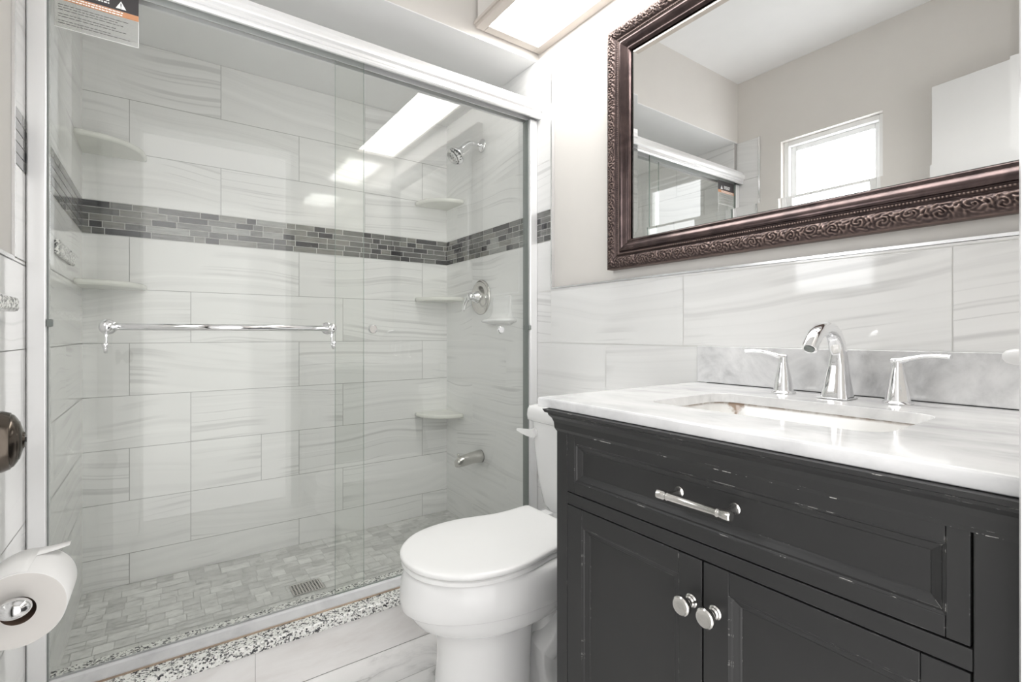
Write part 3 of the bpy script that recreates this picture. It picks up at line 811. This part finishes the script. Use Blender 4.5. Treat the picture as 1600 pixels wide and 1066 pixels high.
st = MB().mat(M['seat'])
st.rings([lid_ring(0.4005, 0.010), lid_ring(0.403, 0.004), lid_ring(0.4115, 0.0035), lid_ring(0.4145, 0.008)])
st.build('seat', None, to, sharp=60)
ld = MB().mat(M['seat'])
ld.rings([lid_ring(0.4172, 0.011), lid_ring(0.4178, 0.003), lid_ring(0.4192, 0.0005), lid_ring(0.427, 0.0), lid_ring(0.4305, 0.003), lid_ring(0.4325, 0.009), lid_ring(0.4333, 0.03), lid_ring(0.4338, 0.09)])
ld.build('lid', None, to, sharp=60)
for s_ in (-1, 1):
    MB().mat(M['seat']).box(-0.254, -0.228, YCt + s_ * 0.075 - 0.02, YCt + s_ * 0.075 + 0.02, 0.4052, 0.428, 0.005, 3).build('hinge', None, to)
tk_ = MB().mat(M['porcelain'])
tk_.rings([rr(-0.186, -0.02, 0.168, 0.4055, 0.05), rr(-0.194, -0.015, 0.181, 0.422, 0.05), rr(-0.202, -0.012, 0.193, 0.50, 0.04), rr(-0.209, -0.010, 0.201, 0.62, 0.03), rr(-0.213, -0.010, 0.205, 0.701, 0.03)])
tk_.build('tank', None, to, sharp=60)
tl = MB().mat(M['porcelain'])
tl.rings([rr(-0.218, -0.008, 0.213, 0.7015, 0.03), rr(-0.226, -0.006, 0.220, 0.706, 0.034), rr(-0.228, -0.006, 0.222, 0.722, 0.035), rr(-0.226, -0.006, 0.220, 0.742, 0.035), rr(-0.220, -0.010, 0.214, 0.752, 0.03), rr(-0.205, -0.02, 0.20, 0.756, 0.025)])
tl.build('tank_lid', None, to, sharp=60)
lv = MB().mat(M['seat'])
yl = YCt + 0.172
lv.lathe((-0.211, yl, 0.664), (-1, 0, 0), [(0, 0), (0.015, 0), (0.015, 0.008), (0.011, 0.014), (0, 0.015)], 20)
lv.rings([[(-0.236 + dx, yl - 0.014, 0.664 + dz) for dx, dz in ((0, -.014), (.012, -.014), (.012, .014), (0, .014))], [(-0.238 + dx, yl + 0.02, 0.664 + dz) for dx, dz in ((0, -.012), (.011, -.012), (.011, .010), (0, .010))], [(-0.246 + dx, yl + 0.062, 0.668 + dz) for dx, dz in ((0, -.004), (.007, -.004), (.007, .003), (0, .003))]], smooth=False)
lv.build('flush_lever', None, to)

# ------------------------------------------------------------------ vanity
XV = -0.585
va_ = thing('vanity_cabinet', 'worn black vanity cabinet with one drawer and two doors', 'vanity', (-0.30, 0.442, 0))
VY0, VY1 = 0.084, 0.778
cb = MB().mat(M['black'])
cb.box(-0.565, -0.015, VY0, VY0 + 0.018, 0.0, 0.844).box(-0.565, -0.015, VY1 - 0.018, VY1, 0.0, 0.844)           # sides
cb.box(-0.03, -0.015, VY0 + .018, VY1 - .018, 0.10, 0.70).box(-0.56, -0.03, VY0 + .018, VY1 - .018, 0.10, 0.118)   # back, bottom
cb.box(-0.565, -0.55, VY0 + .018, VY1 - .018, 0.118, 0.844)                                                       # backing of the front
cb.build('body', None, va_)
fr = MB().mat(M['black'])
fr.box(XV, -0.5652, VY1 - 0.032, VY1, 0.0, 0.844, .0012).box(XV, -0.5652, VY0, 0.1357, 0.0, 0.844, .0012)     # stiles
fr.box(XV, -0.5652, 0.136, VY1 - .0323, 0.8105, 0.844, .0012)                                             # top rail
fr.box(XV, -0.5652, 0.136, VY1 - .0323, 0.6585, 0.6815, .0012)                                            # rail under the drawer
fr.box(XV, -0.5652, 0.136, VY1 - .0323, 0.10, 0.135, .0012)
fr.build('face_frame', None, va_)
# crown moulding under the counter, mitred round the left corner
cp = [(0.0, 0.800), (0.003, 0.806), (0.004, 0.818), (0.007, 0.826), (0.012, 0.832), (0.013, 0.836), (0.018, 0.838), (0.021, 0.8445), (0.0, 0.8445)]
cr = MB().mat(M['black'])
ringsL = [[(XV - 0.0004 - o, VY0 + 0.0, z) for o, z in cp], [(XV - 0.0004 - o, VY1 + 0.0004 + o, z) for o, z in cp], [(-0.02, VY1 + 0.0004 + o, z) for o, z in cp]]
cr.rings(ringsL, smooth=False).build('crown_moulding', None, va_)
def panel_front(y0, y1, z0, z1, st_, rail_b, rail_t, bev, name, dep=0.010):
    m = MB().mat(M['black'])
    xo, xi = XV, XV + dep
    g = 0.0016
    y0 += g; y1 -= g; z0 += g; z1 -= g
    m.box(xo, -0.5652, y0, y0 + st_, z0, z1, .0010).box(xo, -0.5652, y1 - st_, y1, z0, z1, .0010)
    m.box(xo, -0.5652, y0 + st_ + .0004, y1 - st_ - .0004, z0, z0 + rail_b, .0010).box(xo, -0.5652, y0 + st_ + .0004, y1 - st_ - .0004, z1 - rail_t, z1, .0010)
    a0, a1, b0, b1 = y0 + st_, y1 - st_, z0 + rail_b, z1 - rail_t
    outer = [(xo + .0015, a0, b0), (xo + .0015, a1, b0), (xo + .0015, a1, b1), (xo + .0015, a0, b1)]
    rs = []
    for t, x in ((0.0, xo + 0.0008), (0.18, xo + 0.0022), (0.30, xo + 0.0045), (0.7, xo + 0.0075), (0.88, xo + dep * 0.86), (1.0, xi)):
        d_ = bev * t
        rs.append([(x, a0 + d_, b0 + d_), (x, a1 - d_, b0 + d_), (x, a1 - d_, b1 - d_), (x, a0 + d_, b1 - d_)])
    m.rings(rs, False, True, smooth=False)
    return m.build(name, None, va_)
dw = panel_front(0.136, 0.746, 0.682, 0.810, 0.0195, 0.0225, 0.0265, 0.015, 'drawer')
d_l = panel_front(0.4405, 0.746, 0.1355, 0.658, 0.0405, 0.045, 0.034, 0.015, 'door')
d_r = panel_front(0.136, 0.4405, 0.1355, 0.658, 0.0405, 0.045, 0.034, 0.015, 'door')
pl = MB().mat(M['nickel'])
for yy in (0.487, 0.393):
    pl.lathe((XV + 0.0098, yy, 0.748), (-1, 0, 0), [(0.0, 0), (0.0085, 0.0), (0.0085, 0.003), (0.0055, 0.006), (0.0048, 0.010), (0.0048, 0.032)], 20)
pl.lathe((-0.612, 0.378, 0.748), (0, 1, 0), [(0, 0), (0.0062, 0.0), (0.0078, 0.0015), (0.0078, 0.014), (0.0066, 0.0155), (0.0066, 0.018), (0.0074, 0.019), (0.0074, 0.021), (0.0064, 0.0225), (0.0064, 0.1015), (0.0074, 0.103), (0.0074, 0.105), (0.0066, 0.106), (0.0066, 0.1085), (0.0078, 0.110), (0.0078, 0.1225), (0.0062, 0.124), (0, 0.124)], 24)
pl.build('pull_handle', None, dw, sharp=40)
for dd, yy in ((d_l, 0.459), (d_r, 0.419)):
    MB().mat(M['nickel']).lathe((XV - 0.0002, yy, 0.589), (-1, 0, 0), [(0, 0), (0.0105, 0.0), (0.0105, 0.002), (0.0085, 0.004), (0.0085, 0.006), (0.0065, 0.008), (0.0062, 0.014), (0.009, 0.018), (0.0135, 0.020), (0.0145, 0.022), (0.0145, 0.028), (0.0125, 0.0298), (0.0105, 0.0290), (0.0, 0.0305)], 32).build('door_knob', None, dd, sharp=40)

# marble counter with the basin opening
SX0, SX1, SY0, SY1, SR = -0.462, -0.198, 0.252, 0.652, 0.045
def rrect(x0, x1, y0, y1, r, n=8):
    pts = []
    for cx, cy, a0 in ((x1 - r, y1 - r, 0), (x0 + r, y1 - r, 90), (x0 + r, y0 + r, 180), (x1 - r, y0 + r, 270)):
        for k in range(n + 1):
            a = math.radians(a0 + 90 * k / n); pts.append((cx + r * math.cos(a), cy + r * math.sin(a)))
    return pts
inner = rrect(SX0, SX1, SY0, SY1, SR)
CX0, CX1, CY0, CY1 = -0.592, -0.0018, 0.081, 0.832
cxm, cym = (SX0 + SX1) / 2, (SY0 + SY1) / 2
def to_rect(p, x0, x1, y0, y1):
    dx, dy = p[0] - cxm, p[1] - cym
    t = min(((x1 - cxm) / dx if dx > 1e-9 else 1e9), ((x0 - cxm) / dx if dx < -1e-9 else 1e9), ((y1 - cym) / dy if dy > 1e-9 else 1e9), ((y0 - cym) / dy if dy < -1e-9 else 1e9))
    return (cxm + dx * t, cym + dy * t)
# add points so the outer corners are exact
def with_corners(inner, x0, x1, y0, y1):
    ang = lambda p: math.atan2(p[1] - cym, p[0] - cxm)
    pts = list(inner)
    for c in ((x0, y0), (x0, y1), (x1, y0), (x1, y1)):
        a = ang(c)
        best = min(range(len(pts)), key=lambda i: abs(math.remainder(ang(pts[i]) - a, 2 * PI)))
        nb = best + 1 if math.remainder(a - ang(pts[best]), 2 * PI) > 0 else best
        p, q = pts[(nb - 1) % len(pts)], pts[nb % len(pts)]
        # intersection of the ray with segment pq
        d = (math.cos(a), math.sin(a)); e = (q[0] - p[0], q[1] - p[1])
        den = d[0] * e[1] - d[1] * e[0]
        if abs(den) < 1e-12: continue
        s_ = ((p[0] - cxm) * d[1] - (p[1] - cym) * d[0]) / -den if False else None
        tt = ((cxm - p[0]) * d[1] - (cym - p[1]) * d[0]) / (e[0] * d[1] - e[1] * d[0])
        pts.insert(nb, (p[0] + e[0] * tt, p[1] + e[1] * tt))
    return pts
inner = with_corners(inner, CX0, CX1, CY0, CY1)
ct = MB().mat(M['counter'])
def outl(off): return [to_rect(p, CX0 + off, CX1, CY0, CY1 - off) for p in inner]
ZT, ZU = 0.865, 0.8452
loops = [[(p[0], p[1], ZU) for p in inner], [(p[0], p[1], ZU) for p in outl(0.001)], [(p[0], p[1], ZU + .001) for p in outl(0.0)], [(p[0], p[1], ZT - .0035) for p in outl(0.0)], [(p[0], p[1], ZT - .001) for p in outl(0.001)], [(p[0], p[1], ZT) for p in outl(0.0035)]]
i2 = [(cxm + (p[0] - cxm) * 1.006, cym + (p[1] - cym) * 1.005) for p in inner]
loops += [[(p[0], p[1], ZT) for p in i2], [(p[0], p[1], ZT - .0012) for p in inner], [(p[0], p[1], ZU) for p in inner]]
ct.rings(loops, False, False, smooth=False)
bmesh.ops.remove_doubles(ct.bm, verts=ct.bm.verts, dist=1e-5)
tag(ct.build('vanity_countertop', None), 'white marble vanity countertop with rectangular basin opening', 'countertop')
bs = tag(MB().mat(M['splash']).box(-0.0205, -0.0018, CY0, 0.832, 0.8656, 0.966, 0.002).build('backsplash', None), 'grey clouded marble backsplash strip behind the faucet', 'backsplash')
MB().mat(M['dark']).box(-0.0215, -0.0195, CY0 + .001, 0.80, 0.8648, 0.8668).build('caulk_line', None, bs)
# undermount basin
sk = MB().mat(M['basin'])
def so_(off, z, r): return [(x, y, z) for x, y in rrect(SX0 - off, SX1 + off, SY0 - off, SY1 + off, r, 10)]
sk.rings([so_(0.03, 0.8445, .07), so_(0.006, 0.8445, .05), so_(0.004, 0.838, .05), so_(-0.004, 0.80, .05), so_(-0.014, 0.755, .055), so_(-0.03, 0.732, .06), so_(-0.06, 0.722, .055), so_(-0.11, 0.718, .02)], False, True)
sko = sk.rings([so_(0.03, 0.8445, .07), so_(0.03, 0.838, .07), so_(0.014, 0.832, .06), so_(0.006, 0.80, .06), so_(-0.01, 0.74, .06), so_(-0.04, 0.712, .05)], False, True).build('sink_basin', None, fix=False)
tag(sko, 'white undermount sink basin with rust stain at its back corner', 'sink')
MB().mat(M['chrome']).lathe((-0.33, 0.452, 0.7182), (0, 0, 1), [(0, 0), (0.022, 0), (0.022, .002), (0.016, .003), (0.014, .001), (0, .0015)], 28).build('drain', None, sko)

# faucet: spout and two lever handles
FX = -0.100
fa = thing('faucet', 'chrome widespread faucet with arched spout and two lever handles behind the basin', 'faucet', (FX, 0.447, ZT))
pth = [(-0.098, 0.866), (-0.098, 0.872), (-0.096, 0.900), (-0.093, 0.930), (-0.094, 0.958), (-0.101, 0.982), (-0.114, 0.999), (-0.133, 1.009), (-0.155, 1.012), (-0.177, 1.008), (-0.197, 0.998), (-0.213, 0.984), (-0.224, 0.971)]
wx = [0.0275, 0.0272, 0.0225, 0.0185, 0.0160, 0.0148, 0.0140, 0.0134, 0.0130, 0.0128, 0.0128, 0.0128, 0.0126]
wy = [0.0265, 0.0262, 0.0215, 0.0178, 0.0155, 0.0145, 0.0140, 0.0138, 0.0136, 0.0134, 0.0134, 0.0134, 0.0132]
rs = []
for i, (x, z) in enumerate(pth):
    a, b = pth[max(i - 1, 0)], pth[min(i + 1, len(pth) - 1)]
    t = Vector((b[0] - a[0], 0, b[1] - a[1])).normalized(); nrm = Vector((t.z, 0, -t.x))
    pw = 3.6 if i < 4 else 2.6
    ring_ = []
    for k in range(36):
        an = 2 * PI * k / 36; ca, sa = math.cos(an), math.sin(an)
        ring_.append(Vector((x, 0.447, z)) + nrm * (wx[i] * math.copysign(abs(ca) ** (2 / pw), ca)) + Vector((0, 1, 0)) * (wy[i] * math.copysign(abs(sa) ** (2 / pw), sa)))
    rs.append(ring_)
spo = MB().mat(M['chrome']).rings(rs).build('spout', None, fa, sharp=50)
t_end = Vector((-0.011, 0, -0.013)).normalized()
MB().mat(M['rubber']).lathe(Vector((-0.224, 0.447, 0.971)) + t_end * 0.0002, t_end, [(0.0, 0), (0.0095, 0), (0.0095, 0.0012), (0, 0.0012)], 24).build('aerator', None, spo)
MB().mat(M['chrome']).box(-0.1275, -0.0685, 0.4185, 0.4755, ZT + .0004, ZT + .003, .001).build('base_plate', None, spo)
def handle(y, s_):
    h = MB().mat(M['chrome']).lathe((FX + .008, y, ZT + .0066), (0, 0, 1), [(0, 0), (0.0205, 0.0), (0.0180, 0.018), (0.0150, 0.034), (0.0120, 0.050), (0.0098, 0.062), (0.0092, 0.068), (0.0095, 0.075), (0.0098, 0.0785), (0, 0.079)], 36).build('handle', None, fa, sharp=50)
    MB().mat(M['chrome']).lathe((FX + .008, y, ZT + .0003), (0, 0, 1), [(0, 0), (0.0255, 0.0), (0.0255, 0.002), (0.0225, 0.0055), (0.0200, 0.0065)], 36).build('base_ring', None, h, sharp=40)
    MB().mat(M['chrome']).tube([(FX + .008, y + s_ * -0.008, 0.9475), (FX + .006, y + s_ * 0.008, 0.9490), (FX + .004, y + s_ * 0.022, 0.9535), (FX + .001, y + s_ * 0.042, 0.9585), (FX - .002, y + s_ * 0.064, 0.9600), (FX - .004, y + s_ * 0.082, 0.9585)], [0.0085, 0.0088, 0.0070, 0.0062, 0.0064, 0.0066], 18, flat=((0, 0, 1), 0.72)).build('lever', None, h, sharp=50)
handle(0.560, 1)
handle(0.345, -1)

# white peg near the casing
pg = MB().mat(M['white']).lathe((-0.30, YF, 0.969), (0, 1, 0), [(0, 0), (0.016, 0.0), (0.016, 0.003), (0.006, 0.006), (0.006, 0.040), (0.0085, 0.047), (0.0110, 0.056), (0.0112, 0.072), (0.0085, 0.080), (0.004, 0.0835), (0.0, 0.084)], 24).build('wall_peg', None)
tag(pg, 'small white rounded peg by the door casing above the counter', 'peg')

# ------------------------------------------------------------------ mirror
mi = thing('wall_mirror', 'large mirror with wide carved dark bronze frame above the vanity', 'mirror', (0.012, 0.63, 1.217))
MY0, MY1, MZ0, MZ1, FW = 0.086, 1.178, 1.217, 2.020, 0.094
def base_prof(t):
    pts = [(0.0, 0.030), (0.004, 0.033), (0.012, 0.0385), (0.020, 0.0405), (0.029, 0.0395), (0.036, 0.036), (0.040, 0.031), (0.043, 0.030), (0.0445, 0.033), (0.050, 0.033), (0.0515, 0.0300), (0.054, 0.0300), (0.057, 0.0345), (0.063, 0.0355), (0.070, 0.033), (0.077, 0.0285), (0.082, 0.0245), (0.084, 0.0245), (0.086, 0.0268), (0.089, 0.0262), (0.091, 0.0215), (0.094, 0.0175)]
    for (a, pa), (b, pb) in zip(pts[:-1], pts[1:]):
        if t <= b + 1e-9: return pa + (pb - pa) * (t - a) / (b - a)
    return pts[-1][1]
def relief(s, t):
    if t < 0.0415:
        s0, t0 = s, t
        s += 0.006 * mnoise.noise(Vector((s0 * 70, t0 * 70, 0.3))); t += 0.0035 * mnoise.noise(Vector((s0 * 90, t0 * 90, 5.3)))
        q = (t - 0.021) / 0.018
        env = max(0.0, 1 - abs(q) ** 4)
        cell = 0.046
        i = math.floor(s / cell); best = 0
        h = 0
        for j in (i - 1, i, i + 1):
            sg = 1 if j % 2 else -1
            cxs, cyt = (j + 0.5) * cell, 0.021 + sg * 0.0035
            dx, dy = s - cxs, (t - cyt) * 1.25
            r = math.hypot(dx, dy) + 1e-6; an = math.atan2(dy, dx) * sg
            w = math.exp(-(r / 0.017) ** 2)
            h += w * (0.5 + 0.5 * math.cos(2 * PI * r / 0.0082 - 2 * an)) * 0.85
            # leaves fanning off the scroll
            lf = math.exp(-((r - 0.021) / 0.008) ** 2)
            h += lf * 0.55 * (0.5 + 0.5 * math.cos(an * 8 + r * 430))
        fine = mnoise.noise(Vector((s * 260, t * 260, 3.1))) * 0.22
        return env * (0.0075 * h + 0.0030 * fine) - 0.0035 * env
    if 0.0445 <= t <= 0.050:
        e = 1 - abs((t - 0.04725) / 0.00275) ** 2
        return 0.0026 * e * abs(math.sin(PI * s / 0.0062)) - 0.0006
    return 0
XW = 0.0118
def frame_strip(ts, ds, name, mat, outer_side):
    mb = MB().mat(M[mat])
    for side in range(4):
        if side in (0, 2): a0, a1 = MY0, MY1
        else: a0, a1 = MZ0, MZ1
        n = int((a1 - a0) / ds)
        grid = []
        tl_ = ([(0.0, -1)] if outer_side else []) + [(t, 0) for t in ts]
        for t, kk in tl_:
            row = []
            for k in range(n + 1):
                a = a0 + t + (a1 - a0 - 2 * t) * k / n
                p = 0.0 if kk < 0 else base_prof(t) + relief(a + side * 1.7, t)
                x = XW - p
                if side == 0: row.append((x, a, MZ0 + t))
                elif side == 2: row.append((x, a, MZ1 - t))
                elif side == 1: row.append((x, MY1 - t, a))
                else: row.append((x, MY0 + t, a))
            grid.append(row)
        mb.rings(grid, False, False, True, closed=False)
    return mb.build(name, None, mi, fix=True)
frame_strip([i * 0.0415 / 24 for i in range(25)], 0.0016, 'carved_border', 'carved', True)
frame_strip([0.0415, 0.043, 0.0445, 0.0455, 0.0464, 0.04725, 0.0481, 0.049, 0.050, 0.0515, 0.054], 0.00115, 'bead_row', 'carved', False)
frame_strip([0.054, 0.0555, 0.057, 0.060, 0.063, 0.0665, 0.070, 0.0735, 0.077, 0.0795, 0.082, 0.084, 0.086, 0.0875, 0.089, 0.091, 0.094], 0.01, 'inner_moulding', 'bronze', False)
mg = MB().mat(M['mirror'])
gy0, gy1, gz0, gz1 = MY0 + FW - 0.004, MY1 - FW + 0.004, MZ0 + FW - 0.004, MZ1 - FW + 0.004
xg = -0.0034; bw_ = 0.029
def rc(o, x): return [(x, gy0 + o, gz0 + o), (x, gy1 - o, gz0 + o), (x, gy1 - o, gz1 - o), (x, gy0 + o, gz1 - o)]
mg.rings([rc(0, xg + 0.005), rc(0, xg + 0.0014), rc(bw_, xg)], True, True, smooth=False)
mg.build('mirror_glass', None, mi)
B(0.004, XW, MY0 + 0.02, MY1 - 0.02, MZ0 + 0.02, MZ1 - 0.02, 'backing_board', 'card', mi)
